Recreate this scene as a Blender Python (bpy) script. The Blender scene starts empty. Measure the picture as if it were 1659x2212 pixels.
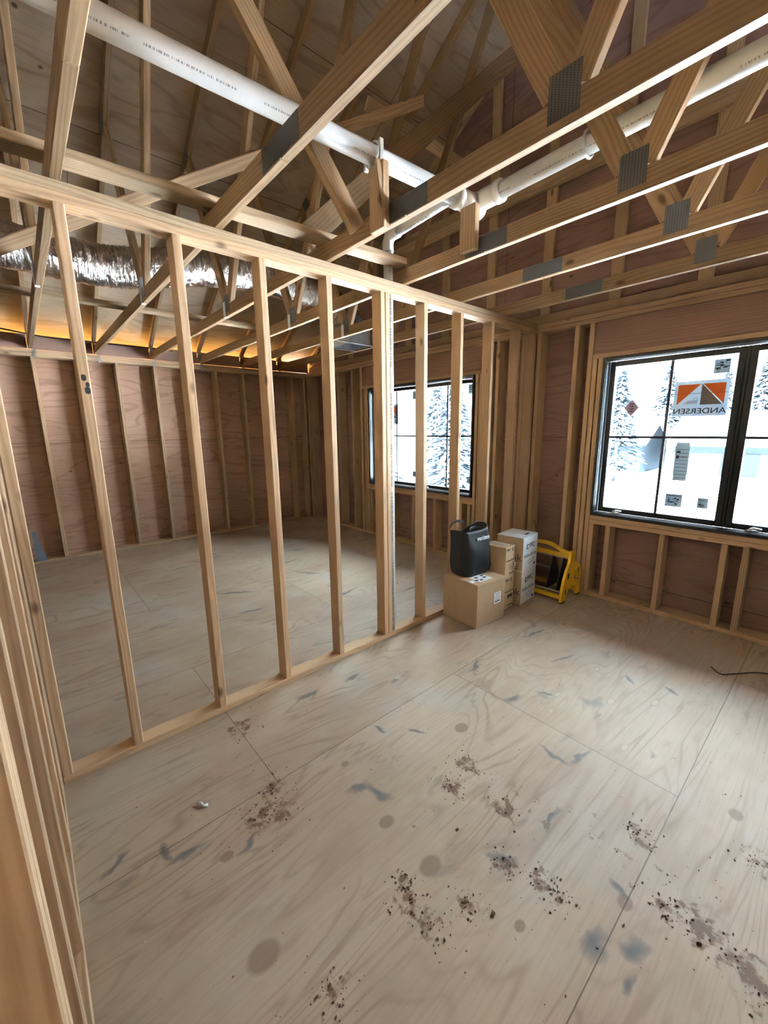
import bpy, bmesh, math, random
from mathutils import Vector, Matrix, Euler
random.seed(7)
scene = bpy.context.scene
COL = scene.collection

# ------------------------------------------------------------------ camera
cam_d = bpy.data.cameras.new('camera'); cam = bpy.data.objects.new('camera', cam_d); COL.objects.link(cam)
FPX, YAW, PITCH, ROLL = 885.244, math.radians(138.872), math.radians(-11.444), math.radians(0.7376)
fw = Vector((math.cos(PITCH)*math.cos(YAW), math.cos(PITCH)*math.sin(YAW), math.sin(PITCH)))
rt = Vector((math.sin(YAW), -math.cos(YAW), 0)); dn = fw.cross(rt)
r2 = math.cos(ROLL)*rt + math.sin(ROLL)*dn; d2 = -math.sin(ROLL)*rt + math.cos(ROLL)*dn
cam.matrix_world = Matrix(((r2.x, -d2.x, -fw.x, 2.1221), (r2.y, -d2.y, -fw.y, -0.2177), (r2.z, -d2.z, -fw.z, 1.5439), (0, 0, 0, 1)))
cam_d.sensor_fit = 'HORIZONTAL'; cam_d.sensor_width = 36; cam_d.lens = FPX*36/1659; cam_d.clip_start = 0.02; cam_d.clip_end = 300
scene.camera = cam

# ------------------------------------------------------------------ sky, light, exposure
scene.view_settings.view_transform = 'Standard'; scene.view_settings.look = 'None'
scene.view_settings.gamma = 1; scene.view_settings.use_curve_mapping = False
scene.view_settings.exposure = 4.62
world = bpy.data.worlds.new('world'); scene.world = world; world.use_nodes = True
bg = world.node_tree.nodes['Background']; bg.inputs[0].default_value = (0.79, 0.89, 1.0, 1); bg.inputs[1].default_value = 1.6
sun = bpy.data.lights.new('sun', 'SUN'); sun.energy = 24; sun.angle = .02; sun.color = (.90, .93, 1)
sun_o = bpy.data.objects.new('sun', sun); COL.objects.link(sun_o); sun_o.rotation_euler = (math.radians(38), 0, math.radians(8))
try:
    scene.cycles.max_bounces = 7; scene.cycles.adaptive_threshold = .02; scene.cycles.diffuse_bounces = 3; scene.cycles.transparent_max_bounces = 12
    scene.cycles.caustics_reflective = False; scene.cycles.caustics_refractive = False
    scene.cycles.sample_clamp_indirect = 6
except Exception: pass
def area(name, loc, rot, sx, sy, power=0, col=(1, 1, 1), portal=False):
    l = bpy.data.lights.new(name, 'AREA'); l.shape = 'RECTANGLE'; l.size = sx; l.size_y = sy; l.energy = power; l.color = col
    o = bpy.data.objects.new(name, l); COL.objects.link(o); o.location = loc; o.rotation_euler = rot
    if portal: l.cycles.is_portal = True
    return o
R90 = math.pi/2
for nm, x, w in (('window_portal', 1.542, 1.83), ('window_portal', -1.613, 1.8)):
    area(nm, (x, 3.74, 1.434), (-R90, 0, 0), w, 1.33, portal=True)
# added orange lamp under the overhang, standing in for daylight at the left eave
area('eave_glow_lamp', (-4.56, 1.4, 2.33), (0, math.radians(-131.4), 0), 0.15, 5.2, power=7.0, col=(1.0, 0.56, 0.15))

# ------------------------------------------------------------------ geometry constants
PZ, TZ, YW, XB = 2.4014, 2.4774, 3.5697, -4.174
TY = [0.0, 0.6087, 1.223, 1.823, 2.4305, 3.032]
SL, SZ, RX = 0.62, 2.63, -0.05          # underside of the left top chord: z = SZ + SL*(x+4.1), ridge at RX
TH = math.atan(SL)
off = .089/math.cos(TH)
def rz(x): return chord_z(x) + off
def chord_z(x): return SZ + SL*((x if x < RX else 2*RX - x) + 4.1)

# ------------------------------------------------------------------ materials
def nt(name):
    m = bpy.data.materials.new(name); m.use_nodes = True
    t = m.node_tree; b = t.nodes['Principled BSDF']; return m, t, b
class N:
    def __init__(s, t): s.t = t
    def node(s, typ, **kw):
        n = s.t.nodes.new(typ)
        for k, v in kw.items(): setattr(n, k, v)
        return n
    def link(s, a, b): s.t.links.new(a, b)
    def put(s, sock, v):
        if hasattr(v, 'is_output'): s.link(v, sock)
        elif v is not None: sock.default_value = v
    def math(s, op, a, b=None, c=None, clamp=False):
        n = s.node('ShaderNodeMath', operation=op, use_clamp=clamp)
        s.put(n.inputs[0], a)
        if b is not None: s.put(n.inputs[1], b)
        if c is not None: s.put(n.inputs[2], c)
        return n.outputs[0]
    def vmath(s, op, a, b=None):
        n = s.node('ShaderNodeVectorMath', operation=op); s.put(n.inputs[0], a)
        if b is not None: s.put(n.inputs[1], b)
        return n.outputs[0]
    def noise(s, vec, scale=1, detail=2, rough=.5, dist=0):
        n = s.node('ShaderNodeTexNoise'); s.put(n.inputs['Vector'], vec); n.inputs['Scale'].default_value = scale
        n.inputs['Detail'].default_value = detail; n.inputs['Roughness'].default_value = rough; n.inputs['Distortion'].default_value = dist
        return n.outputs[0]
    def ramp(s, v, stops):
        n = s.node('ShaderNodeValToRGB'); s.put(n.inputs[0], v); e = n.color_ramp.elements
        while len(e) < len(stops): e.new(.5)
        for el, (p, c) in zip(e, stops): el.position = p; el.color = (c, c, c, 1) if isinstance(c, (int, float)) else (*c, 1)
        return n.outputs[0]
    def mix(s, f, a, b, mode='MIX'):
        n = s.node('ShaderNodeMix', data_type='RGBA', blend_type=mode); s.put(n.inputs[0], f)
        for i, v in ((6, a), (7, b)):
            if hasattr(v, 'is_output'): s.link(v, n.inputs[i])
            else: n.inputs[i].default_value = (*v, 1) if not isinstance(v, (int, float)) else (v, v, v, 1)
        return n.outputs[2]
    def vec(s, x, y, z):
        n = s.node('ShaderNodeCombineXYZ')
        for i, v in enumerate((x, y, z)): s.put(n.inputs[i], v)
        return n.outputs[0]
    def sep(s, v):
        n = s.node('ShaderNodeSeparateXYZ'); s.link(v, n.inputs[0]); return n.outputs
    def maprange(s, v, a, b, c=0., d=1.):
        n = s.node('ShaderNodeMapRange'); s.put(n.inputs[0], v)
        for i, q in enumerate((a, b, c, d)): n.inputs[i+1].default_value = q
        return n.outputs[0]

def lumber(name, light, dark, var=.22, knots=True):
    """sawn softwood, grain along the board's own X axis, every board different"""
    m, t, b = nt(name); n = N(t)
    oc = n.node('ShaderNodeTexCoord').outputs['Object']; rnd = n.node('ShaderNodeObjectInfo').outputs['Random']
    x, y, z = n.sep(oc)
    ox = n.math('MULTIPLY', rnd, 53.0); oy = n.math('MULTIPLY_ADD', n.math('FRACT', n.math('MULTIPLY', rnd, 17.3)), .16, .02)
    oz = n.math('MULTIPLY_ADD', n.math('FRACT', n.math('MULTIPLY', rnd, 41.7)), .12, .01)
    x2 = n.math('ADD', x, ox)
    wy = n.node('ShaderNodeTexNoise'); wy.inputs['Scale'].default_value = 1; wy.inputs['Detail'].default_value = 2
    n.link(n.vec(n.math('MULTIPLY', x2, 1.1), n.math('MULTIPLY', y, 5.), n.math('MULTIPLY', z, 5.)), wy.inputs['Vector']); wv = n.sep(wy.outputs['Color'])
    v = n.vec(n.math('MULTIPLY', x2, .07), n.math('ADD', n.math('ADD', y, oy), n.math('MULTIPLY', wv[0], .07)), n.math('ADD', n.math('ADD', z, oz), n.math('MULTIPLY', wv[1], .07)))
    w = n.node('ShaderNodeTexWave', wave_type='RINGS', rings_direction='X'); n.link(v, w.inputs['Vector'])
    w.inputs['Scale'].default_value = 22; w.inputs['Distortion'].default_value = 3.5; w.inputs['Detail'].default_value = 2; w.inputs['Detail Scale'].default_value = .8
    fine = n.noise(n.vec(n.math('MULTIPLY', x2, 3.), n.math('MULTIPLY', y, 160.), n.math('MULTIPLY', z, 160.)), 1, 3)
    big = n.noise(n.vec(n.math('MULTIPLY', x2, 1.3), n.math('MULTIPLY', y, 9.), n.math('MULTIPLY', z, 9.)), 1, 2)
    f = n.math('MULTIPLY_ADD', w.outputs[1], .42, n.math('MULTIPLY', fine, .55))
    col = n.mix(n.ramp(f, [(.12, 0), (.62, 1)]), dark, light)
    col = n.mix(n.maprange(big, .3, .75, 0, .45), col, tuple(a*.8+b_*.2 for a, b_ in zip(light, (.5, .24, .14))))
    tint = n.ramp(n.math('FRACT', n.math('MULTIPLY', rnd, 7.7)), [(0, (1-var, 1-var*1.15, 1-var*1.3)), (.5, (1, .97, .93)), (1, (1.0, .93, .86))])
    col = n.mix(1., col, tint, 'MULTIPLY')
    stn = n.noise(n.vec(n.math('MULTIPLY', x2, .9), n.math('MULTIPLY', n.math('ADD', y, oy), 13.), n.math('MULTIPLY', n.math('ADD', z, oz), 13.)), 1, 3, .6)
    col = n.mix(n.math('MULTIPLY', n.ramp(stn, [(.66, 0), (.78, 1)]), .62), col, tuple(c_*.38 for c_ in dark))
    if knots:
        vo = n.node('ShaderNodeTexVoronoi'); n.link(n.vec(n.math('MULTIPLY', x2, 4.2), n.math('MULTIPLY', n.math('ADD', y, oy), 8.5), n.math('MULTIPLY', n.math('ADD', z, oz), 8.5)), vo.inputs['Vector'])
        vo.inputs['Scale'].default_value = 1
        gate = n.math('GREATER_THAN', n.sep(vo.outputs['Color'])[0], .62)
        k = n.math('MULTIPLY', n.ramp(vo.outputs['Distance'], [(.07, 1), (.17, 0)]), gate)
        col = n.mix(n.math('MULTIPLY', k, .8), col, (.10, .045, .022))
    n.link(col, b.inputs['Base Color']); b.inputs['Roughness'].default_value = .72
    bp = n.node('ShaderNodeBump'); bp.inputs['Strength'].default_value = .18; bp.inputs['Distance'].default_value = .002; n.link(f, bp.inputs['Height']); n.link(bp.outputs[0], b.inputs['Normal'])
    return m

def plywood(name, base, dark, red, plane, contour=11., seam_u=None, seam_v=None, knot=1., stretch=(.45, 2.6)):
    """rotary-peeled plywood; plane = (u,v) axes, grain runs along u"""
    m, t, b = nt(name); n = N(t)
    P = n.sep(n.node('ShaderNodeTexCoord').outputs['Object'])
    u, v = P[plane[0]], P[plane[1]]
    sid = n.math('FLOOR', n.math('DIVIDE', n.math('SUBTRACT', v, seam_v[0]), seam_v[1])) if seam_v else 0.
    off = n.math('MULTIPLY', sid, 13.7) if seam_v else 0.
    q = n.vec(n.math('MULTIPLY_ADD', u, stretch[0], off), n.math('MULTIPLY', v, stretch[1]), off)
    h = n.noise(q, 1.0, 3, .45, .6)
    c = n.math('PINGPONG', n.math('MULTIPLY', h, contour), .5)
    line = n.ramp(c, [(.0, 1), (.16, 0)])
    fine = n.noise(n.vec(n.math('MULTIPLY', u, 4.), n.math('MULTIPLY', v, 110.), 0.), 1, 3)
    blot = n.noise(n.vec(n.math('ADD', u, off), n.math('MULTIPLY', v, 1.8), 3.), 1.3, 4, .6)
    col = n.mix(n.ramp(blot, [(.35, 0), (.68, 1)]), base, red)
    col = n.mix(n.math('MULTIPLY', line, .42), col, dark)
    col = n.mix(n.math('MULTIPLY', n.ramp(fine, [(.45, 0), (.75, 1)]), .3), col, dark)
    vo = n.node('ShaderNodeTexVoronoi'); n.link(n.vec(n.math('MULTIPLY', u, 2.2), n.math('MULTIPLY', v, 3.4), 0.), vo.inputs['Vector']); vo.inputs['Scale'].default_value = 1.6
    gate = n.math('GREATER_THAN', n.sep(vo.outputs['Color'])[0], .45)
    k = n.math('MULTIPLY', n.ramp(vo.outputs['Distance'], [(.045, 1), (.085, 0)]), gate)
    col = n.mix(n.math('MULTIPLY', k, .75*knot), col, tuple(d*.35 for d in dark))
    for ax, sm in ((u, seam_u), (v, seam_v)):
        if sm:
            fr = n.math('FRACT', n.math('DIVIDE', n.math('SUBTRACT', ax, sm[0]), sm[1]))
            d = n.math('MULTIPLY', n.math('MINIMUM', fr, n.math('SUBTRACT', 1., fr)), sm[1])
            col = n.mix(n.math('MULTIPLY', n.math('LESS_THAN', d, .0028), .8), col, (.05, .03, .02))
    n.link(col, b.inputs['Base Color']); b.inputs['Roughness'].default_value = .78
    return m

SM = [[0.694,0.121,0.675,-0.029,0.014],[0.578,-0.022,0.68,-0.012,0.014],[0.577,-0.222,0.525,-0.147,0.014],[0.888,0.731,1.025,0.76,0.026],[0.875,0.638,0.902,0.746,0.018],[0.157,0.795,0.182,0.938,0.021],[0.218,1.102,0.204,1.212,0.021],[0.414,1.296,0.423,1.414,0.018],[0.633,0.983,0.721,1.014,0.012],[0.777,1.1,0.862,1.13,0.012],[1.307,1.506,1.439,1.495,0.016],[1.439,1.495,1.473,1.65,0.012],[1.437,0.879,1.519,0.921,0.026],[1.542,1.107,1.527,1.253,0.012],[1.86,0.93,1.923,0.983,0.032],[1.811,0.826,1.808,0.934,0.032],[1.817,1.089,1.769,1.112,0.02],[0.989,1.685,1.029,1.778,0.02],[1.076,1.894,1.155,1.93,0.016],[1.363,2.459,1.435,2.382,0.014],[1.573,2.499,1.642,2.465,0.014],[0.984,2.263,1.031,2.441,0.014],[0.691,1.745,0.628,1.958,0.012],[0.679,2.408,0.719,2.643,0.014],[-0.895,1.829,-0.959,2.096,0.018],[-1.769,1.022,-1.581,1.291,0.03],[-1.795,1.896,-1.554,2.044,0.022],[-2.12,1.779,-2.206,2.191,0.016],[-2.805,0.824,-2.843,1.133,0.018],[1.925,0.899,1.899,0.833,0.014],[0.815,0.19,0.794,0.273,0.012],[-3.2,1.3,-3.1,1.5,.03],[-2.6,2.2,-2.5,2.45,.02],[-1.2,1.0,-1.15,1.2,.02],[-.6,2.4,-.55,2.6,.02]]
BL = [[0.751,0.374,0.087],[0.626,0.404,0.072],[1.351,0.537,0.069],[1.437,0.555,0.066],[1.492,0.675,0.053],[1.615,0.928,0.056],[1.673,0.928,0.046],[1.998,1.165,0.087],[2.126,1.124,0.092],[2.109,1.56,0.073],[1.371,1.08,0.057],[1.364,0.224,0.052],[0.17,0.455,0.099],[1.294,0.57,0.032],[1.915,1.148,0.045],[1.5,0.88,0.05],[0.738,0.298,0.075],[1.166,1.003,0.051],[1.777,1.37,0.053],[1.128,1.15,0.065]]
KN = [[1.322,0.681,0.037],[1.09,0.676,0.028],[1.165,0.117,0.042],[1.634,0.756,0.017],[0.96,1.318,0.034],[0.797,0.145,0.021],[0.742,0.722,0.017],[1.581,1.801,0.018],[1.4,2.119,0.021],[1.571,2.29,0.023],[1.167,1.956,0.016],[1.209,1.791,0.015],[1.214,2.395,0.015],[2.01,1.745,0.026],[0.146,0.503,0.013],[0.41,1.378,0.018],[1.83,1.073,0.024]]

def floor_material():
    m, t, b = nt('subfloor_plywood'); n = N(t)
    P = n.sep(n.node('ShaderNodeTexCoord').outputs['Object']); x, y = P[0], P[1]
    W, L = 1.2120, 2.4384
    col_i = n.math('FLOOR', n.math('DIVIDE', n.math('SUBTRACT', x, .62), W))
    odd = n.math('FLOORED_MODULO', col_i, 2.)
    ys = n.math('SUBTRACT', y, n.math('MULTIPLY_ADD', odd, -1.23, 1.67))
    row_i = n.math('FLOOR', n.math('DIVIDE', ys, L))
    wn = n.node('ShaderNodeTexWhiteNoise', noise_dimensions='2D'); n.link(n.vec(col_i, row_i, 0.), wn.inputs['Vector'])
    sid = n.math('MULTIPLY', wn.outputs[0], 31.)
    q = n.vec(n.math('MULTIPLY', x, 2.6), n.math('MULTIPLY_ADD', y, .42, sid), sid)
    h = n.noise(q, 1, 3, .45, .7)
    c = n.math('PINGPONG', n.math('MULTIPLY', h, 24.), .5)
    line = n.math('MULTIPLY', n.ramp(c, [(.0, 1), (.2, 0)]), n.ramp(n.noise(n.vec(x, y, 14.), 2.2, 2), [(.38, .12), (.62, 1)]))
    fine = n.noise(n.vec(n.math('MULTIPLY', x, 130.), n.math('MULTIPLY', y, 5.), sid), 1, 3)
    blot = n.noise(n.vec(x, n.math('MULTIPLY', y, .8), sid), 1.6, 5, .6)
    blot2 = n.noise(n.vec(x, y, 9.), 1.1, 3, .6)
    col = n.mix(n.ramp(blot, [(.34, 0), (.66, 1)]), (.40, .295, .195), (.49, .39, .285))
    col = n.mix(n.ramp(blot2, [(.5, 0), (.7, .7)]), col, (.46, .425, .375))
    col = n.mix(n.math('MULTIPLY', wn.outputs[0], .22), col, (.36, .32, .29))
    pk = n.noise(n.vec(n.math('MULTIPLY', x, 1.7), n.math('MULTIPLY', y, .9), 31.), 1.2, 4, .6)
    col = n.mix(n.math('MULTIPLY', n.ramp(pk, [(.46, 0), (.66, 1)]), .55), col, (.36, .235, .165))
    col = n.mix(n.math('MULTIPLY', line, .52), col, (.24, .15, .095))
    col = n.mix(n.math('MULTIPLY', n.ramp(fine, [(.45, 0), (.78, 1)]), .28), col, (.25, .17, .11))
    # scattered blue-grey boot scuffs
    sc = n.noise(n.vec(n.math('MULTIPLY', x, 8.), n.math('MULTIPLY', y, 3.6), 5.), 1, 3, .55, .8)
    pm = n.noise(n.vec(x, y, 21.), 1.2, 2)
    scm = n.math('MULTIPLY', n.ramp(sc, [(.62, 0), (.72, 1)]), n.ramp(pm, [(.45, 0), (.6, 1)]))
    wob = n.node('ShaderNodeTexNoise'); wob.inputs['Scale'].default_value = 9; wob.inputs['Detail'].default_value = 3
    n.link(n.vec(x, y, 0.), wob.inputs['Vector'])
    wv = n.sep(wob.outputs['Color'])
    xw = n.math('ADD', x, n.math('MULTIPLY_ADD', wv[0], .09, -.045)); yw = n.math('ADD', y, n.math('MULTIPLY_ADD', wv[1], .09, -.045))
    smear = scm
    smear = n.math('MULTIPLY', smear, .7)
    for ax, ay, bx, by, w in SM:
        L_ = math.hypot(bx-ax, by-ay); dx, dy = (bx-ax)/L_, (by-ay)/L_; cx, cy = (ax+bx)/2, (ay+by)/2
        px = n.math('SUBTRACT', xw, cx); py = n.math('SUBTRACT', yw, cy)
        al = n.math('ADD', n.math('MULTIPLY', px, dx/(L_*.62)), n.math('MULTIPLY', py, dy/(L_*.62)))
        ac = n.math('ADD', n.math('MULTIPLY', px, -dy/(w*1.15)), n.math('MULTIPLY', py, dx/(w*1.15)))
        r = n.math('ADD', n.math('MULTIPLY', al, al), n.math('MULTIPLY', ac, ac))
        smear = n.math('MAXIMUM', smear, n.math('SUBTRACT', 1., r))
    col = n.mix(n.math('MULTIPLY', n.math('MAXIMUM', smear, 0.), .8), col, (.085, .095, .105))
    # knots and plugs
    kk = 0.
    for ax, ay, r_ in [k for k in KN if k[2] > .0235 or k[1] < 1.2]:
        px = n.math('SUBTRACT', x, ax); py = n.math('SUBTRACT', y, ay)
        r = n.math('SQRT', n.math('ADD', n.math('MULTIPLY', px, px), n.math('MULTIPLY', n.math('MULTIPLY', py, py), .6)))
        kk = n.math('MAXIMUM', kk, n.maprange(r, r_*.75, r_*1.05, 1., 0.))
    col = n.mix(n.math('MULTIPLY', kk, .6), col, (.17, .105, .07))
    pp = 0.; rg = 0.
    for ax, ay, r_ in [k for k in KN if not (k[2] > .0235 or k[1] < 1.2)] + [[-.9, 1.35, .02], [-1.3, 2.3, .022], [-2.2, 1.1, .02], [-.35, .9, .02], [-1.7, .6, .022], [-2.9, 2.0, .022]]:
        px = n.math('MULTIPLY', n.math('SUBTRACT', x, ax), 1.35); py = n.math('SUBTRACT', y, ay)
        r = n.math('SQRT', n.math('ADD', n.math('MULTIPLY', px, px), n.math('MULTIPLY', n.math('MULTIPLY', py, py), .4)))
        pp = n.math('MAXIMUM', pp, n.maprange(r, r_*.92, r_, 1., 0.)); rg = n.math('MAXIMUM', rg, n.maprange(r, r_*1.06, r_*1.16, 1., 0.))
    col = n.mix(n.math('MULTIPLY', rg, .6), col, (.2, .14, .1)); col = n.mix(n.math('MULTIPLY', pp, .9), col, (.46, .36, .26))
    # tracked-in mud
    md = n.noise(n.vec(x, y, 2.), 26, 4, .65); md2 = n.noise(n.vec(x, y, 7.), 1.5, 3, .6)
    mask = 0.
    for ax, ay, r_ in BL:
        px = n.math('SUBTRACT', xw, ax); py = n.math('SUBTRACT', yw, ay)
        r = n.math('SQRT', n.math('ADD', n.math('MULTIPLY', px, px), n.math('MULTIPLY', py, py)))
        mask = n.math('MAXIMUM', mask, n.maprange(r, r_*.2, r_*1.25, 1., 0.))
    east = n.maprange(x, .3, 2.0, 0., .75)
    mud = n.math('ADD', n.math('MULTIPLY', mask, .55), n.math('MULTIPLY', n.ramp(md2, [(.5, 0), (.7, 1)]), n.math('MULTIPLY', east, .45)))
    mud = n.ramp(n.math('ADD', md, n.math('MULTIPLY_ADD', mud, .5, -.17)), [(.52, 0), (.64, 1)])
    col = n.mix(n.math('MULTIPLY', mud, .85), col, (.14, .060, .024))
    # sheet joints
    fx = n.math('FRACT', n.math('DIVIDE', n.math('SUBTRACT', x, .62), W)); dx_ = n.math('MULTIPLY', n.math('MINIMUM', fx, n.math('SUBTRACT', 1., fx)), W)
    fy = n.math('FRACT', n.math('DIVIDE', ys, L)); dy_ = n.math('MULTIPLY', n.math('MINIMUM', fy, n.math('SUBTRACT', 1., fy)), L)
    jn = n.math('LESS_THAN', n.math('MINIMUM', dx_, dy_), .0018)
    col = n.mix(n.math('MULTIPLY', jn, .75), col, (.07, .045, .03))
    n.link(col, b.inputs['Base Color']); b.inputs['Roughness'].default_value = .62
    bp = n.node('ShaderNodeBump'); bp.inputs['Strength'].default_value = .12; bp.inputs['Distance'].default_value = .003; n.link(fine, bp.inputs['Height']); n.link(bp.outputs[0], b.inputs['Normal'])
    return m

def plain(name, col, rough=.5, metal=0., noise=0., nscale=8., spec=None):
    m, t, b = nt(name); b.inputs['Roughness'].default_value = rough; b.inputs['Metallic'].default_value = metal
    n = N(t); oc = n.node('ShaderNodeTexCoord').outputs['Object']
    f = n.noise(oc, nscale, 3)
    c2 = tuple(max(0, c*(1-noise)) for c in col)
    n.link(n.mix(n.ramp(f, [(.3, 0), (.7, 1)]), c2, col), b.inputs['Base Color'])
    if spec is not None: b.inputs['Specular IOR Level'].default_value = spec
    return m

M = {}
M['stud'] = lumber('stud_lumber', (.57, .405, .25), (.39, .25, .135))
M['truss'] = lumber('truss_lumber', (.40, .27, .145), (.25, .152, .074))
M['dim'] = lumber('brace_lumber', (.53, .40, .25), (.36, .245, .14))
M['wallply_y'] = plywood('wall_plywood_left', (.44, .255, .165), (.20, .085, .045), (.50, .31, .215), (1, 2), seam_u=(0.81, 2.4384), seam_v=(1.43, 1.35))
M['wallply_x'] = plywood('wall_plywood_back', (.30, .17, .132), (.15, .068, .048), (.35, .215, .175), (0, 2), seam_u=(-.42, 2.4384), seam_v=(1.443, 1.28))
M['roofply'] = plywood('roof_plywood', (.38, .27, .175), (.17, .10, .055), (.43, .335, .235), (1, 0), contour=7., seam_u=(.4, 2.4384), seam_v=(-4.3, 1.03), knot=1.2)
M['header'] = lumber('header_wood', (.34, .21, .165), (.25, .142, .10), knots=False)
M['floor'] = floor_material()
M['plate'] = None

def gusset_material():
    m, t, b = nt('galvanised_gusset'); n = N(t); P = n.sep(n.node('ShaderNodeTexCoord').outputs['Object'])
    a = n.math('PINGPONG', n.math('MULTIPLY', P[0], 85.), .5); c = n.math('PINGPONG', n.math('MULTIPLY', P[1], 150.), .5)
    h = n.math('MULTIPLY', n.math('GREATER_THAN', a, .25), n.math('GREATER_THAN', c, .28))
    n.link(n.mix(h, (.17, .17, .165), (.07, .065, .06)), b.inputs['Base Color'])
    b.inputs['Metallic'].default_value = .75; b.inputs['Roughness'].default_value = .42
    bp = n.node('ShaderNodeBump'); bp.inputs['Strength'].default_value = .6; bp.inputs['Distance'].default_value = .003; n.link(h, bp.inputs['Height']); n.link(bp.outputs[0], b.inputs['Normal'])
    return m
M['gusset'] = gusset_material()
def pipe_material():
    m, t, b = nt('white_pvc'); n = N(t); P = n.sep(n.node('ShaderNodeTexCoord').outputs['Object'])
    # printed line of tiny characters along the pipe (axis X), low on its side
    run = n.math('GREATER_THAN', n.noise(n.vec(n.math('MULTIPLY', P[0], 190.), 0., 0.), 1, 1), .5)
    gap = n.math('GREATER_THAN', n.noise(n.vec(n.math('MULTIPLY', P[0], 5.), 4., 0.), 1, 1), .46)
    band = n.math('LESS_THAN', n.math('ABSOLUTE', n.math('ADD', P[2], .027)), .0026)
    side = n.math('LESS_THAN', P[1], 0.)
    k = n.math('MULTIPLY', n.math('MULTIPLY', run, gap), n.math('MULTIPLY', band, side))
    n.link(n.mix(n.math('MULTIPLY', k, .7), (.74, .73, .70), (.08, .08, .09)), b.inputs['Base Color']); b.inputs['Roughness'].default_value = .32
    return m
M['pvc'] = pipe_material()
M['pvcfit'] = plain('white_pvc_fitting', (.82, .81, .78), .28, noise=.05)
def foil_material():
    m, t, b = nt('silver_duct_foil'); n = N(t); oc = n.node('ShaderNodeTexCoord').outputs['Object']
    P = n.sep(oc)
    f = n.noise(n.vec(n.math('MULTIPLY', P[0], 6.), n.math('MULTIPLY', P[1], 34.), n.math('MULTIPLY', P[2], 6.)), 1, 4, .6, 1.2)
    f2 = n.noise(oc, 11, 4, .6)
    b.inputs['Base Color'].default_value = (.62, .58, .54, 1); b.inputs['Metallic'].default_value = .9; b.inputs['Roughness'].default_value = .22
    bp = n.node('ShaderNodeBump'); bp.inputs['Strength'].default_value = 1.; bp.inputs['Distance'].default_value = .03; n.link(n.math('ADD', f, f2), bp.inputs['Height']); n.link(bp.outputs[0], b.inputs['Normal'])
    return m
M['foil'] = foil_material()
M['galv'] = plain('galvanised_sheet', (.42, .43, .44), .38, .85, .25, 14)
M['black'] = plain('black_window_frame', (.020, .027, .030), .3, noise=.2)
M['sky_reflection'] = plain('jamb_reflection', (.05, .085, .105), .4)  # sky reflection put into the colour of the jamb strips
M['muntin'] = plain('muntin_bar', (.03, .045, .07), .45)
M['card'] = plain('brown_cardboard', (.50, .355, .215), .75, noise=.10, nscale=14)
M['card2'] = plain('tan_cardboard', (.60, .44, .27), .72, noise=.08, nscale=14)
M['whitecard'] = plain('white_cardboard', (.76, .84, .92), .5, noise=.05)
M['whitecard_side'] = plain('unprinted_cardboard', (.52, .38, .24), .75, noise=.08)
M['paper'] = plain('white_paper', (.80, .84, .88), .6)
M['ink'] = plain('black_ink', (.03, .03, .035), .6)
M['tape'] = plain('packing_tape', (.70, .66, .58), .25, noise=.1)
M['bag'] = plain('black_bag_fabric', (.006, .008, .011), .5, noise=.4, nscale=30)
M['yellow'] = plain('yellow_plastic', (.88, .53, .02), .42, noise=.12)
M['blackplastic'] = plain('black_plastic', (.012, .012, .013), .5)
M['steel'] = plain('steel_rod', (.62, .61, .60), .3, .9)
M['chrome'] = plain('chrome', (.8, .8, .8), .15, 1.)
M['greyprint'] = plain('dark_grey_print', (.17, .145, .13), .6)
def sheet(name, col, tr):
    m, t, b = nt(name); n = N(t); out = t.nodes['Material Output']
    d = n.node('ShaderNodeBsdfDiffuse'); d.inputs[0].default_value = (*col, 1)
    l = n.node('ShaderNodeBsdfTranslucent'); l.inputs[0].default_value = (*[c*tr for c in col], 1)
    a = n.node('ShaderNodeAddShader'); n.link(d.outputs[0], a.inputs[0]); n.link(l.outputs[0], a.inputs[1]); n.link(a.outputs[0], out.inputs[0]); return m
M['film'] = sheet('pale_blue_sticker', (.62, .78, .90), .085)
M['film2'] = sheet('grey_blue_label', (.42, .58, .68), .085)
M['lilac'] = sheet('lilac_label', (.50, .42, .54), .06)
M['orange'] = sheet('orange_print', (.88, .22, .06), .055)
M['bluegrey'] = plain('blue_grey_metal', (.20, .24, .30), .5, .4)
M['cable'] = plain('black_cable', (.015, .014, .013), .5)
M['mud'] = plain('mud_crumbs', (.14, .075, .038), .9, noise=.4, nscale=40)
M['chip'] = plain('wood_chips', (.62, .48, .30), .8)
M['snow'] = plain('snow', (.80, .84, .90), .8)
M['pine'] = plain('dark_conifer', (.015, .021, .025), .9, noise=.5, nscale=3, spec=0.)
M['bark'] = plain('grey_bark', (.007, .0075, .009), .9)
M['siding'] = plain('house_siding', (.0125, .016, .019), .8, noise=.15, spec=0.)
M['housedark'] = plain('house_window', (.006, .009, .013), .6, spec=0.)
M['pink'] = plain('pink_insulation', (.75, .36, .42), .9)
def glass_material():
    m, t, b = nt('window_glass'); n = N(t); out = t.nodes['Material Output']
    tr = n.node('ShaderNodeBsdfTransparent'); tr.inputs[0].default_value = (.86, .90, .90, 1)
    gl = n.node('ShaderNodeBsdfGlossy'); gl.inputs['Roughness'].default_value = .02
    fr = n.node('ShaderNodeFresnel'); fr.inputs[0].default_value = 1.3
    mx = n.node('ShaderNodeMixShader'); n.link(fr.outputs[0], mx.inputs[0]); n.link(tr.outputs[0], mx.inputs[1]); n.link(gl.outputs[0], mx.inputs[2]); n.link(mx.outputs[0], out.inputs[0])
    return m
M['glass'] = glass_material()

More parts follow.
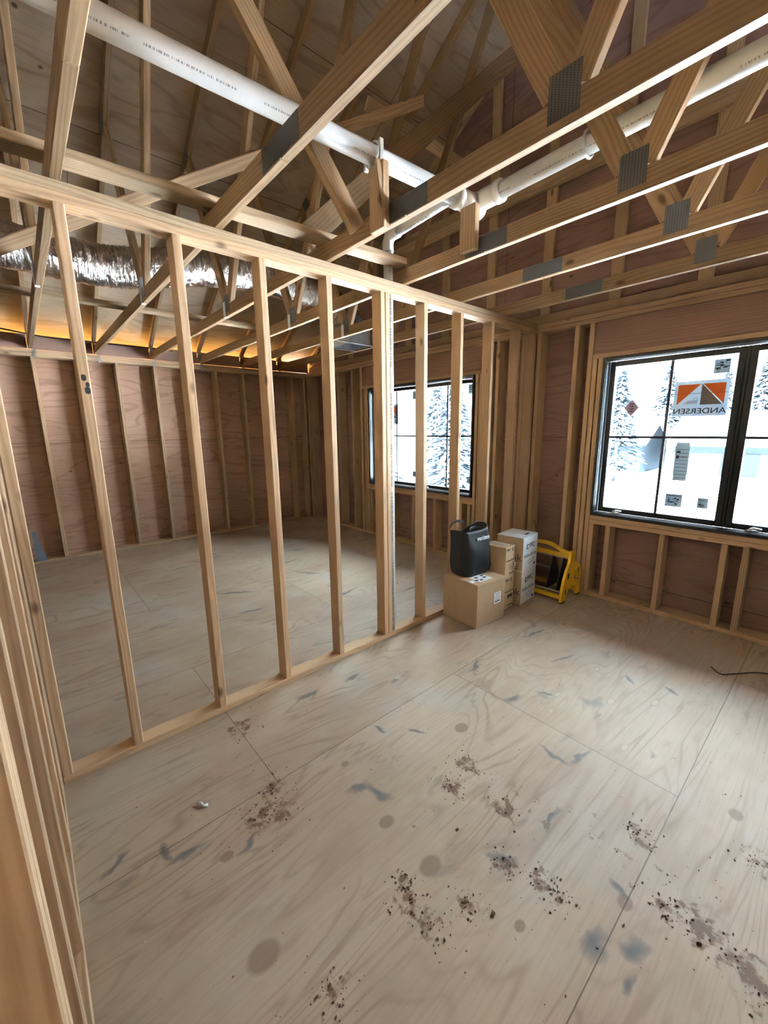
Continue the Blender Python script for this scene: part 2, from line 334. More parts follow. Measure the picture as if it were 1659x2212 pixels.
# ------------------------------------------------------------------ mesh helpers
def finish(name, bm, mat, parent=None, mw=None, smooth=False):
    bmesh.ops.recalc_face_normals(bm, faces=bm.faces)
    me = bpy.data.meshes.new(name); bm.to_mesh(me); bm.free()
    for m_ in (mat if isinstance(mat, (list, tuple)) else [mat]): me.materials.append(m_)
    if smooth:
        for p in me.polygons: p.use_smooth = True
    o = bpy.data.objects.new(name, me); COL.objects.link(o)
    mw = mw or Matrix()
    if parent is not None:
        o.parent = parent; o.matrix_basis = WM[parent.name].inverted() @ mw
    else: o.matrix_basis = mw
    WM[o.name] = mw.copy()
    return o
WM = {}
def tag(o, label=None, cat=None, group=None, kind=None):
    if label: o['label'] = label
    if cat: o['category'] = cat
    if group: o['group'] = group
    if kind: o['kind'] = kind
    return o
def thing(name, loc, label, cat, group=None, rz=0, kind=None):
    o = bpy.data.objects.new(name, None); COL.objects.link(o); o.empty_display_size = .1
    o.matrix_basis = Matrix.Translation(loc) @ Matrix.Rotation(rz, 4, 'Z'); WM[o.name] = o.matrix_basis.copy()
    return tag(o, label, cat, group, kind)
def add_box(bm, c, s, bev=0., mi=0, rot=None):
    r = bmesh.ops.create_cube(bm, size=1)
    vs = r['verts']; bmesh.ops.scale(bm, vec=s, verts=vs)
    if rot: bmesh.ops.rotate(bm, cent=(0, 0, 0), matrix=rot, verts=vs)
    bmesh.ops.translate(bm, vec=c, verts=vs)
    fs = list({f for v in vs for f in v.link_faces})
    if bev:
        es = list({e for f in fs for e in f.edges})
        rr = bmesh.ops.bevel(bm, geom=es, offset=bev, segments=1, affect='EDGES', profile=.5)
        fs = rr['faces'] + [f for f in fs if f.is_valid]
    for f in fs:
        if f.is_valid: f.material_index = mi
    return fs
def mm(x0, x1, y0, y1, z0, z1): return ((x0+x1)/2, (y0+y1)/2, (z0+z1)/2), (abs(x1-x0), abs(y1-y0), abs(z1-z0))
def box(name, b6, mat, parent=None, bev=0.):
    """axis-aligned block given by its limits, its own origin at its centre"""
    c, s = mm(*b6); bm = bmesh.new(); add_box(bm, (0, 0, 0), s, bev)
    return finish(name, bm, mat, parent, Matrix.Translation(c))
def board(name, p0, p1, w, t, wdir, mat, parent=None, bev=.003):
    """a stick of lumber from p0 to p1, w wide along wdir, t thick"""
    p0, p1 = Vector(p0), Vector(p1); X = (p1-p0); L = X.length; X.normalize()
    Y = Vector(wdir); Y = (Y - X*Y.dot(X)).normalized(); Z = X.cross(Y)
    bm = bmesh.new(); add_box(bm, (0, 0, 0), (L, w, t), bev); c = (p0+p1)/2
    mw = Matrix(((X.x, Y.x, Z.x, c.x), (X.y, Y.y, Z.y, c.y), (X.z, Y.z, Z.z, c.z), (0, 0, 0, 1)))
    return finish(name, bm, mat, parent, mw)
def tube_bm(bm, pts, r, seg=16, cap=True, mi=0):
    pts = [Vector(p) for p in pts]; rings = []
    up = Vector((0, 0, 1)); prev = None
    for i, p in enumerate(pts):
        d = (pts[min(i+1, len(pts)-1)] - pts[max(i-1, 0)]).normalized()
        if prev is None:
            a = d.cross(up) if abs(d.dot(up)) < .95 else d.cross(Vector((1, 0, 0)))
            a.normalize()
        else: a = (prev - d*prev.dot(d)).normalized()
        prev = a; b_ = d.cross(a); rr = r(i) if callable(r) else r
        rings.append([bm.verts.new(p + a*math.cos(2*math.pi*k/seg)*rr + b_*math.sin(2*math.pi*k/seg)*rr) for k in range(seg)])
    for A, B in zip(rings, rings[1:]):
        for k in range(seg):
            f = bm.faces.new((A[k], A[(k+1) % seg], B[(k+1) % seg], B[k])); f.material_index = mi; f.smooth = True
    if cap:
        bm.faces.new(list(reversed(rings[0]))).material_index = mi; bm.faces.new(rings[-1]).material_index = mi
def tube(name, pts, r, mat, parent=None, seg=16, cap=True):
    bm = bmesh.new(); tube_bm(bm, pts, r, seg, cap); return finish(name, bm, mat, parent)
def straight(name, p0, p1, r, mat, parent=None, seg=24):
    """straight pipe whose own X axis is its run"""
    p0, p1 = Vector(p0), Vector(p1); X = (p1-p0).normalized(); up = Vector((0, 0, 1))
    Y = up.cross(X).normalized() if abs(X.z) < .9 else Vector((0, 1, 0)); Z = X.cross(Y); c = (p0+p1)/2; h = (p1-p0).length/2
    bm = bmesh.new(); tube_bm(bm, [(-h, 0, 0), (h, 0, 0)], r, seg)
    return finish(name, bm, mat, parent, Matrix(((X.x, Y.x, Z.x, c.x), (X.y, Y.y, Z.y, c.y), (X.z, Y.z, Z.z, c.z), (0, 0, 0, 1))))
def prism(bm, pts, d0, d1, axis='x', mi=0):
    """polygon extruded along an axis; pts are the two other coordinates"""
    def P(a, b_, d): return {'x': (d, a, b_), 'y': (a, d, b_), 'z': (a, b_, d)}[axis]
    A = [bm.verts.new(P(a, b_, d0)) for a, b_ in pts]; B = [bm.verts.new(P(a, b_, d1)) for a, b_ in pts]
    n_ = len(pts); fs = [bm.faces.new(A), bm.faces.new(list(reversed(B)))]
    for i in range(n_): fs.append(bm.faces.new((A[i], B[i], B[(i+1) % n_], A[(i+1) % n_])))
    for f in fs: f.material_index = mi
    return fs
def text_mesh(name, txt, size, mat, mw, parent, ext=.0006, align='CENTER', bold=0.):
    cu = bpy.data.curves.new(name, 'FONT'); cu.body = txt; cu.size = size; cu.extrude = ext; cu.align_x = align; cu.align_y = 'CENTER'; cu.offset = bold
    tmp = bpy.data.objects.new('tmp_text', cu); COL.objects.link(tmp); bpy.context.view_layer.update()
    me = bpy.data.meshes.new_from_object(tmp.evaluated_get(bpy.context.evaluated_depsgraph_get()))
    bpy.data.objects.remove(tmp); bpy.data.curves.remove(cu)
    me.name = name; me.materials.clear(); me.materials.append(mat)
    o = bpy.data.objects.new(name, me); COL.objects.link(o)
    if parent: o.parent = parent; o.matrix_basis = WM[parent.name].inverted() @ mw
    else: o.matrix_basis = mw
    WM[o.name] = mw.copy(); return o
def frame_mat(origin, X, Y):
    X = Vector(X).normalized(); Y = Vector(Y).normalized(); Z = X.cross(Y); o = Vector(origin)
    return Matrix(((X.x, Y.x, Z.x, o.x), (X.y, Y.y, Z.y, o.y), (X.z, Y.z, Z.z, o.z), (0, 0, 0, 1)))

# ------------------------------------------------------------------ setting: floor, walls, roof
def slab(name, boxes, mat):
    bm = bmesh.new()
    for b6 in boxes: add_box(bm, *mm(*b6))
    return tag(finish(name, bm, mat), kind='structure')
slab('floor', [(-4.314, 4.3, -5.0, 3.71, -.03, 0)], M['floor'])
W1, W2 = (.616, 2.468), (-2.523, -.703); WZ0, WZ1 = .76, 2.107
ys0, ys1 = 3.71, 3.722
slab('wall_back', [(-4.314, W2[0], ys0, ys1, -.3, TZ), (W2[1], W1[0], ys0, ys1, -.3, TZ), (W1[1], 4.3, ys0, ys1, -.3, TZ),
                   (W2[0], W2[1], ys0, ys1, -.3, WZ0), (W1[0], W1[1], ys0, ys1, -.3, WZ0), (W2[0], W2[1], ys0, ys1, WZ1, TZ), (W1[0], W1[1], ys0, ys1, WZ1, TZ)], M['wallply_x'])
slab('wall_left', [(-4.326, -4.314, -5.0, 3.722, -.3, TZ)], M['wallply_y'])
# right side: plywood with one rough window opening
slab('wall_right', [(4.20, 4.212, -5, 3.722, -.3, TZ)], M['wallply_y'])
bm = bmesh.new()
prism(bm, [(-4.314, -.3), (4.2, -.3), (4.2, rz(4.2)-.004), (RX, rz(RX)-.004), (-4.314, rz(-4.314)-.004)], -5.012, -5.0, 'y')
tag(finish('wall_front', bm, M['wallply_x']), kind='structure')
# roof: two slopes of sheathing
bm = bmesh.new()
for xa, xb in ((-4.85, RX), (RX, 4.75)):
    za, zb = SZ+SL*((xa if xb == RX else 2*RX-xa)+4.1)+off, SZ+SL*((xb if xb == RX else 2*RX-xb)+4.1)+off
    prism(bm, [(xa, za), (xb, zb), (xb, zb+.016), (xa, za+.016)], -5.2, 4.1, 'y')
tag(finish('ceiling', bm, M['roofply']), kind='structure')
slab('eave_light_block', [(-4.85, -4.345, -5.0, 3.7, 2.255, 2.265), (-4.862, -4.85, -5.0, 3.7, 2.24, 2.36)], M['roofply'])  # unseen soffit and fascia, added to keep outdoor light out of the eave
# gable sheathing above the back wall
bm = bmesh.new()
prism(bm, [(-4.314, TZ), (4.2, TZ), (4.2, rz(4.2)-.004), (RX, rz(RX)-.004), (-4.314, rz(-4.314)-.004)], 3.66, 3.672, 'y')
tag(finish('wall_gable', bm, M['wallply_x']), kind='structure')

# ------------------------------------------------------------------ windows
def window(name, x0, x1, crank):
    t = thing(name, ((x0+x1)/2, YW, WZ0), None, None, kind='structure')
    def ring(nm, a, b_, z0, z1, y0, y1, w, mat, bev=.004):
        bm = bmesh.new()
        for b6 in ((a, a+w, y0, y1, z0, z1), (b_-w, b_, y0, y1, z0, z1), (a+w, b_-w, y0, y1, z0, z0+w), (a+w, b_-w, y0, y1, z1-w, z1)): add_box(bm, *mm(*b6), bev)
        return finish(nm, bm, mat, t)
    ring('window_frame', x0, x1, WZ0, WZ1, 3.562, 3.73, .025, M['black'])
    tag(ring('jamb_reflection', x0+.0252, x1-.0252, WZ0+.0252, WZ1-.0252, 3.580, 3.648, .0045, M['sky_reflection'], .001), 'blue-grey strip round the jamb, painted as a sky reflection')  # added strips whose colour imitates sky mirrored in the black jamb
    ns = round((x1-x0)/.92); mids = [x0+(x1-x0)*k/ns for k in range(1, ns)]
    for mid in mids: box('mullion', (mid-.010, mid+.010, 3.648, 3.73, WZ0+.030, WZ1-.030), M['black'], t, .003)
    eds = [x0+.030] + [v for mid in mids for v in (mid-.010, mid+.010)] + [x1-.030]
    for a, b_ in zip(eds[::2], eds[1::2]):
        s = ring('sash', a, b_, WZ0+.030, WZ1-.030, 3.650, 3.71, .043, M['black'])
        bm = bmesh.new(); g0, g1, h0, h1 = a+.043, b_-.043, WZ0+.073, WZ1-.073
        add_box(bm, *mm(g0, g1, 3.692, 3.696, h0, h1)); finish('pane', bm, M['glass'], s)
        bm = bmesh.new(); c = (g0+g1)/2; zc = 1.45
        add_box(bm, *mm(c-.0105, c+.0105, 3.684, 3.691, h0, h1)); add_box(bm, *mm(g0, g1, 3.684, 3.691, zc-.0105, zc+.0105)); finish('muntin', bm, M['muntin'], s)
        bm = bmesh.new(); hx = a+.16
        add_box(bm, (hx, 3.62, WZ0+.038), (.075, .030, .018), .006); tube_bm(bm, [(hx-.02, 3.613, WZ0+.045), (hx+.01, 3.605, WZ0+.060), (hx+.055, 3.603, WZ0+.056)], .007, 8)
        tag(finish('crank_handle', bm, M['chrome'], t), 'chrome folding crank on the lower frame')
    return t
window('window_1', *W1, True); window('window_2', *W2, True)
for (x0, x1), nm in ((W1, 'trim_1'), (W2, 'trim_2')):
    bm = bmesh.new()
    for b6 in ((x0-.09, x0, 3.73, 3.75, WZ0-.09, WZ1+.09), (x1, x1+.09, 3.73, 3.75, WZ0-.09, WZ1+.09), (x0, x1, 3.73, 3.75, WZ0-.09, WZ0), (x0, x1, 3.73, 3.75, WZ1, WZ1+.09)): add_box(bm, *mm(*b6))
    tag(finish(nm, bm, M['black']), kind='structure')

# ------------------------------------------------------------------ stud walls
def stud(parent, x, y, z0, z1, sx, sy, mat='stud'):
    return board('stud', (x, y, z0), (x, y, z1), sx, sy, (1, 0, 0), M[mat], parent)
# partition in front (face at x=0)
part = thing('partition_frame', (0, 1.6, 0), 'open stud partition of light pine two-by-fours dividing the two rooms', 'stud wall')
board('bottom_plate', (-.0445, -.283, .019), (-.0445, 3.567, .019), .089, .038, (1, 0, 0), M['stud'], part)
board('top_plate', (-.0445, -.283, PZ+.019), (-.0445, 3.566, PZ+.019), .089, .038, (1, 0, 0), M['stud'], part)
board('top_plate', (-.0445, -.9, PZ+.057), (-.0445, 3.566, PZ+.057), .089, .038, (1, 0, 0), M['dim'], part)
PST = [-.262, .019, .4329, .8354, 1.2404, 1.6488, 1.689, 2.0523, 2.4552, 2.8613, 3.2684, 3.545]
for i, y in enumerate(PST):
    board('stud', (-.0445, y, .038), (-.0445, y, PZ), .089, .038, (1, 0, 0), M['stud'], part)
bm = bmesh.new()
for c_, r_ in (((.016, 1.765), .009), ((.026, 1.738), .007), ((.024, 1.715), .010)):
    prism(bm, [(c_[0]+r_*math.cos(k*math.pi/4)*(1+.25*(k % 2)), c_[1]+1.5*r_*math.sin(k*math.pi/4)) for k in range(8)], .0001, .0006, 'x')
tag(finish('ink_stamp', bm, M['ink'], part), 'black smudged stamp on one stud')
# back wall frame with two window openings
bk = thing('exterior_wall_frame', (0, 3.64, 0), 'stud framing of the exterior wall around both black windows', 'stud wall')
yb = 3.639; D = .138
def hplate(nm, x0, x1, z0, z1, mat='stud', y0=3.5705, y1=3.7085): return board(nm, (x0, (y0+y1)/2, (z0+z1)/2), (x1, (y0+y1)/2, (z0+z1)/2), y1-y0, z1-z0, (0, 1, 0), M[mat], bk)
hplate('bottom_plate', -4.17, 1.31, 0, .038); hplate('bottom_plate', 1.314, 4.19, 0, .038)
hplate('top_plate', -4.17, 4.19, PZ, PZ+.0375); hplate('top_plate', -4.31, 4.19, PZ+.0385, TZ)
def bstud(x, z0=.038, z1=PZ, w=.038, mat='stud', nm='stud'): return board(nm, (x, yb, z0), (x, yb, z1), w, D, (1, 0, 0), M[mat], bk)
for x in (-4.15, -4.05, -3.66, -3.25, -2.90): bstud(x)
for x in (-2.69, -.535, .502, 2.578): bstud(x, nm='king_stud')
for x in (-2.60, -2.555, -.67, -.62, .546, .594, 2.490, 2.533): bstud(x, .038, 2.107, nm='trimmer_stud')
for x in (-.42, -.135, .023, .375, 3.0, 3.4, 3.8, 4.17): bstud(x)
for (x0, x1) in ((.524, 2.558), (-2.67, -.556)):
    hplate('header_plate', x0, x1, 2.1075, 2.145)
    board('header', (x0, 3.625, 2.273), (x1, 3.625, 2.273), .254, .09, (0, 0, 1), M['header'], bk)
    hplate('rough_sill', x0+.09, x1-.09, .6815, .7205); hplate('rough_sill', x0+.09, x1-.09, .7215, .7595)
for x in (.635, .777, 1.187, 1.585, 1.707, 2.02, 2.4, -2.49, -2.06, -1.64, -1.26, -.85, -.735): bstud(x, .038, .681, nm='cripple_stud')
# left wall frame
lf = thing('left_wall_frame', (-4.245, 1.5, 0), 'stud framing of the far left plywood wall under the eave', 'stud wall')
def lpl(nm, z0, z1, mat='stud'): return board(nm, (-4.244, -4.5, (z0+z1)/2), (-4.244, 3.568, (z0+z1)/2), .138, z1-z0, (1, 0, 0), M[mat], lf)
lpl('bottom_plate', 0, .038); lpl('top_plate', PZ, PZ+.0375); lpl('top_plate', PZ+.0385, TZ)
for y in (-1.62, -1.2, -.8, -.395, .027, .425, .84, 1.27, 1.66, 2.065, 2.475, 2.88, 3.30, 3.53):
    board('stud', (-4.244, y, .038), (-4.244, y, PZ), .138, .038, (1, 0, 0), M['stud'], lf)
# near wall beside the camera, seen almost edge-on
nr = thing('doorway_wall_frame', (.9, -.33, 0), 'stud framing beside the doorway at the left edge of view', 'stud wall')
QF = -.284
def qstud(x, z0=.038, z1=PZ, mat='stud', nm='stud'): return board(nm, (x, QF-.0445, z0), (x, QF-.0445, z1), .038, .089, (1, 0, 0), M[mat], nr)
board('bottom_plate', (0, QF-.0445, .019), (1.50, QF-.0445, .019), .089, .038, (0, 1, 0), M['stud'], nr)
board('top_plate', (0, QF-.0445, PZ+.019), (2.9, QF-.0445, PZ+.019), .089, .038, (0, 1, 0), M['stud'], nr)
for x in (.02, .12, .40, .80, 1.21, 1.43): qstud(x)
qstud(1.475, .038, 2.08, nm='trimmer_stud'); qstud(2.66, .038, PZ); 

# ------------------------------------------------------------------ roof trusses
J1, J3, WZ = -1.46, 1.36, 2.585
def slope_board(nm, xa, xb, y, par, mat='truss'):
    nz = .0445/math.cos(TH)
    return board(nm, (xa, y, chord_z(xa)+nz), (xb, y, chord_z(xb)+nz), .089, .038, (0, 0, 1), M[mat], par)
def gusset(par, x, z, w, h, y, rot=0.):
    bm = bmesh.new(); add_box(bm, (0, 0, 0), (w, h, .0016))
    return finish('gusset_plate', bm, M['gusset'], par, frame_mat((x, y-.0009, z), (math.cos(rot), 0, math.sin(rot)), (-math.sin(rot), 0, math.cos(rot))))
which = ['nearest the camera, at the far left edge', 'second from the camera, its chord crossing the long white pipe', 'third from the camera, with the pipe block nailed to it',
         'fourth from the camera, passing in front of the cross pipe', 'fifth from the camera, second from the gable', 'farthest from the camera, next to the gable wall']
for k, y0 in enumerate(TY):
    y = y0+.019
    t = thing('roof_truss', (0, y, TZ), 'pale wooden roof truss ' + which[k], 'roof truss', 'roof trusses overhead')
    zc = TZ+.0445+.0006
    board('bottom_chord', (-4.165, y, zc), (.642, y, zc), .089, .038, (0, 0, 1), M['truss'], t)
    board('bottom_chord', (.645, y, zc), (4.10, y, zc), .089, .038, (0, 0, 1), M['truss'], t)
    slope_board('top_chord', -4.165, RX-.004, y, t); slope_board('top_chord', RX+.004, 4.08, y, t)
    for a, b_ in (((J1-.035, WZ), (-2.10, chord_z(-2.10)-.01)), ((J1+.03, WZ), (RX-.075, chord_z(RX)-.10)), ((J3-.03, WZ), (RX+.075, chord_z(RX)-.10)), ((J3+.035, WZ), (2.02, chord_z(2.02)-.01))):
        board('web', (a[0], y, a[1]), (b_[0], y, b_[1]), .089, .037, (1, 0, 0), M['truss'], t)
    gusset(t, J1, 2.572, .105, .135, y0); gusset(t, J3, 2.572, .105, .135, y0)
    if k: gusset(t, .644, 2.522, .265, .082, y0)
    gusset(t, -2.11, chord_z(-2.11)+.03, .10, .12, y0, TH); gusset(t, 2.01, chord_z(2.01)+.03, .10, .12, y0, -TH); gusset(t, RX, chord_z(RX)+.0, .16, .16, y0)
    gusset(t, -4.05, 2.565, .16, .10, y0, .3)
    bm = bmesh.new(); add_box(bm, (J1-.06, y0-.0018, 2.535), (.045, .0012, .116)); add_box(bm, (J1-.06, y0+.012, 2.4769), (.045, .026, .0012))
    tag(finish('truss_tag', bm, M['paper'], t), 'white paper tag folded round the chord')
    bm = bmesh.new(); add_box(bm, (-4.168, y0+.052, 2.437), (.0025, .028, .10)); add_box(bm, (-4.168, y0+.030, 2.51), (.0025, .05, .055))
    finish('hurricane_tie', bm, M['galv'], t)
# blocking between the truss heels
bnum = ['left of the nearest truss', 'between the first and second truss', 'between the second and third truss', 'between the third and fourth truss', 'between the fourth and fifth truss', 'between the fifth and sixth truss', 'between the last truss and the gable']
edges = [-.62] + TY + [3.60]
for k in range(7):
    a = edges[k]+(.038 if k else 0)+.003; b_ = edges[k+1]-.003
    o = board('eave_block', (-4.165, a, 2.5545), (-4.165, b_, 2.5545), .151, .038, (0, 0, 1), M['header'])
    tag(o, 'dark wooden eave block on the left wall plate, ' + bnum[k], 'blocking', 'blocks between the truss heels')
# gable frame
gb = thing('gable_end_truss', (0, 3.63, TZ), 'gable end framing of upright studs above the window wall', 'gable truss')
board('bottom_chord', (-4.15, 3.64, TZ+.0450), (4.15, 3.64, TZ+.0450), .089, .037, (0, 0, 1), M['stud'], gb)
for x in (-3.6, -2.99, -2.39, -1.78, -1.18, -.575, .033, .635, 1.24, 1.845, 2.45, 3.06, 3.66):
    board('gable_stud', (x, 3.64, TZ+.09), (x, 3.64, chord_z(x)-.004), .089, .037, (1, 0, 0), M['stud'], gb)
slope_board('rake_chord', -4.15, RX-.004, 3.64, gb, 'stud'); slope_board('rake_chord', RX+.004, 4.1, 3.64, gb, 'stud')
for z_, y_, dz in ((3.655, 3.60, True), (3.715, 3.553, False)):
    a, b_ = (.115, .038) if dz else (.089, .038)
    board('ledger', (-2.2, y_, z_), (2.6, y_, z_), a, b_, (0, 0, 1) if dz else (0, 1, 0), M['dim'], gb)

# ------------------------------------------------------------------ braces
def brace(nm, p0, p1, w, t, wd, label, mat='dim', cat='brace'):
    return tag(board(nm, p0, p1, w, t, wd, M[mat]), label, cat)
brace('lateral_brace', (-.10, -.7, 2.5875), (.02, 1.80, 2.5875), .100, .038, (1, 0, 0), 'long flat two-by-four lying on the trusses just above the partition plate')
brace('lateral_brace', (-2.16, -.7, 2.5875), (-2.13, 1.80, 2.5875), .089, .038, (1, 0, 0), 'long flat two-by-four on the trusses below the silver duct')
def onweb(z, side): x = J1+.03 + (z-WZ)*((RX-.075-J1-.03)/(chord_z(RX)-.10-WZ)); return (x+side*.056, z)
pa, pb = onweb(2.48, 1), onweb(4.12, 1)
brace('diagonal_brace', (pa[0], -.40, pa[1]), (pb[0], 2.6, pb[1]), .078, .019, (.5, 0, .87), 'pale thin diagonal board nailed across the truss webs, rising toward the gable')
pa = onweb(4.0, -1)
brace('web_brace', (pa[0], 2.15, 4.0), (pa[0], 3.55, 4.0), .089, .019, (.5, 0, .87), 'short thin board across the truss webs high up near the gable')
brace('gable_brace', (-.33, 1.30, 2.72), (-.33, 3.50, 4.72), .140, .038, (0, -1, 1), 'wide grainy diagonal plank rising from above the partition to the gable', 'truss')
brace('steep_brace', (.33, 1.195, 2.52), (.33, -.55, 4.55), .089, .038, (0, 1, 1), 'steep brown two-by-four running up from the third truss over the long pipe', 'truss')
for nm, b6, lb in (('pipe_block', (.440, .540, 1.183, 1.2215, 2.46, 2.735), 'upright wooden block on the third truss propping the long white pipe'),
                   ('pipe_block', (.500, .603, 1.783, 1.8215, 2.50, 2.724), 'upright wooden block on the fourth truss propping the pipe tee')):
    c, s = mm(*b6); o = board(nm, (c[0], c[1], b6[4]), (c[0], c[1], b6[5]), s[0], s[1], (1, 0, 0), M['stud']); tag(o, lb, 'wood block')
o = board('wood_strip', (.552, 1.165, 2.52), (.520, 1.165, 2.73), .022, .03, (1, 0, 0), M['dim']); tag(o, 'thin split wood strip nailed to the pipe block of the third truss', 'wood strip')

# ------------------------------------------------------------------ plumbing
pl = thing('drain_pipe', (.49, 1.9, 2.785), 'white plastic drain pipe run with tee, cross pipe and slim riser down through the partition', 'pipe')
straight('long_run', (.355, -.9, 2.785), (.487, 1.86, 2.785), .0415, M['pvc'], pl)
straight('cross_run', (.60, 1.93, 2.80), (4.0, 1.93, 2.86), .0425, M['pvc'], pl)
bm = bmesh.new()
tube_bm(bm, [(.483, 1.80, 2.785), (.487, 1.87, 2.787), (.495, 1.91, 2.79), (.52, 1.93, 2.795), (.56, 1.93, 2.798), (.64, 1.93, 2.80)], .052, 24)
tube_bm(bm, [(.480, 1.755, 2.785), (.482, 1.79, 2.785)], .056, 24); tube_bm(bm, [(.63, 1.93, 2.80), (.665, 1.93, 2.8008)], .057, 24)
tube_bm(bm, [(.49, 1.90, 2.79), (.47, 1.96, 2.79), (.465, 2.0, 2.79)], .05, 20)
finish('tee_fitting', bm, M['pvcfit'], pl, smooth=False)
tube('coupling', [(.476, 1.60, 2.785), (.479, 1.67, 2.785)], .0495, M['pvcfit'], pl, 24)
straight('riser', (-.045, 1.738, .03), (-.045, 1.738, 2.70), .0300, M['pvc'], pl)
bm = bmesh.new(); tube_bm(bm, [(-.045, 1.738, 2.66), (-.045, 1.738, 2.715), (-.03, 1.738, 2.742), (.0, 1.738, 2.75), (.05, 1.738, 2.75)], .036, 20)
finish('riser_elbow', bm, M['pvcfit'], pl)
straight('branch_run', (.04, 1.738, 2.75), (.46, 1.738, 2.775), .030, M['pvc'], pl)
def hanger(y, x, z, lb, along):
    t = thing('pipe_hanger', (x, y, z), lb, 'pipe hanger')
    bm = bmesh.new(); pts = []
    for k in range(25):
        a = 2*math.pi*k/24; pts.append(((x+math.cos(a)*.051, y, z+math.sin(a)*.051) if along == 'y' else (x, y+math.cos(a)*.051, z+math.sin(a)*.051)))
    tube_bm(bm, pts, .007, 8, False); finish('ring', bm, M['pvcfit'], t)
    for c_, s_ in (((x-.055, y, z), (.012, .022, .09)), ((x+.055, y, z), (.012, .022, .09))) if along == 'y' else (((x, y, z+.17), (.022, .006, .26)),):
        bm = bmesh.new(); add_box(bm, c_, s_, .002); finish('strap', bm, M['pvcfit'], t)
    return t
hanger(1.20, .4565, 2.785, 'clear white plastic clamp holding the long pipe on its wooden block', 'y')
hanger(1.93, 1.118, 2.809, 'white plastic ring hanger under the cross pipe', 'x')

# ------------------------------------------------------------------ duct, register boot
dk = thing('flex_duct', (-2.05, 1.2, 2.9), 'crinkled silver foil insulated duct snaking through the trusses over the far room', 'duct')
ctrl = [(-2.08, -.9, 2.86), (-2.06, -.2, 2.86), (-2.06, .42, 2.85), (-2.05, .75, 2.89), (-2.08, 1.3, 3.02), (-2.08, 1.95, 3.06), (-2.05, 2.5, 3.0), (-1.98, 2.78, 2.86), (-1.90, 2.80, 2.72)]
def catmull(P, n_):
    P = [Vector(p) for p in P]; out = []
    for i in range(len(P)-1):
        a, b_, c, d = P[max(i-1, 0)], P[i], P[i+1], P[min(i+2, len(P)-1)]
        for k in range(n_):
            u = k/n_; out.append(.5*((2*b_)+(c-a)*u+(2*a-5*b_+4*c-d)*u*u+(3*b_-a-3*c+d)*u**3))
    return out+[P[-1]]
dp = catmull(ctrl, 30)
bm = bmesh.new(); rr = random.Random(3); rads = [.152 + .003*math.sin(i*1.9) + rr.uniform(-.003, .003) for i in range(len(dp))]
tube_bm(bm, dp, lambda i: rads[i], 40)
for v in bm.verts: v.co += Vector((rr.uniform(-1, 1), rr.uniform(-1, 1), rr.uniform(-1, 1)))*.0025
finish('duct_jacket', bm, M['foil'], dk, smooth=True)
rb = thing('register_boot', (-1.9, 2.8, 2.5), 'sheet metal register box on hanger rails between the two farthest trusses', 'register box')
bm = bmesh.new()
for b6 in ((-2.06, -2.057, 2.66, 2.96, 2.482, 2.68), (-1.72, -1.717, 2.66, 2.96, 2.482, 2.68), (-2.06, -1.717, 2.66, 2.663, 2.482, 2.68), (-2.06, -1.717, 2.957, 2.96, 2.482, 2.68), (-2.06, -1.717, 2.66, 2.96, 2.677, 2.68)): add_box(bm, *mm(*b6))
finish('boot', bm, M['galv'], rb)
for x in (-2.075, -1.70): box('hanger_rail', (x-.012, x+.012, 2.47, 3.03, 2.4735, 2.4765), M['galv'], rb)
bm = bmesh.new(); bmesh.ops.create_icosphere(bm, subdivisions=3, radius=.05)
for v in bm.verts: v.co = Vector((v.co.x*1.5, v.co.y*.9, v.co.z*.6)) * (1+rr.uniform(-.15, .15))
tag(finish('insulation_tuft', bm, M['pink'], None, Matrix.Translation((-1.66, 2.62, 2.60))), 'small tuft of pink insulation peeking out beside the register box', 'insulation')

# black cable lying on the eave blocks
bm = bmesh.new(); tube_bm(bm, catmull([(-4.13, -.7, 2.72), (-4.11, -.25, 2.66), (-4.10, .1, 2.617), (-4.12, .35, 2.612), (-4.13, .62, 2.609), (-4.12, 1.0, 2.612), (-4.13, 1.5, 2.609)], 8), .008, 8)
tag(finish('cable', bm, M['cable']), 'black cable lying along the eave blocks at the far left', 'cable')
bm = bmesh.new(); tube_bm(bm, catmull([(1.70, 2.955, .004), (1.76, 2.90, .004), (1.82, 2.95, .012), (1.95, 3.08, .02), (2.2, 3.15, .006), (2.6, 3.2, .004)], 8), .0035, 8)
tag(finish('wire', bm, M['cable']), 'thin dark wire lying on the floor at the right under the window', 'wire')
bm = bmesh.new(); prism(bm, [(-.26, .038), (-.155, .038), (-.165, .10), (-.205, .26), (-.225, .40), (-.26, .40)], -4.170, -4.160, 'x')
tag(finish('metal_bracket', bm, M['bluegrey']), 'blue-grey tapered metal bracket standing at the foot of the far left wall', 'bracket')

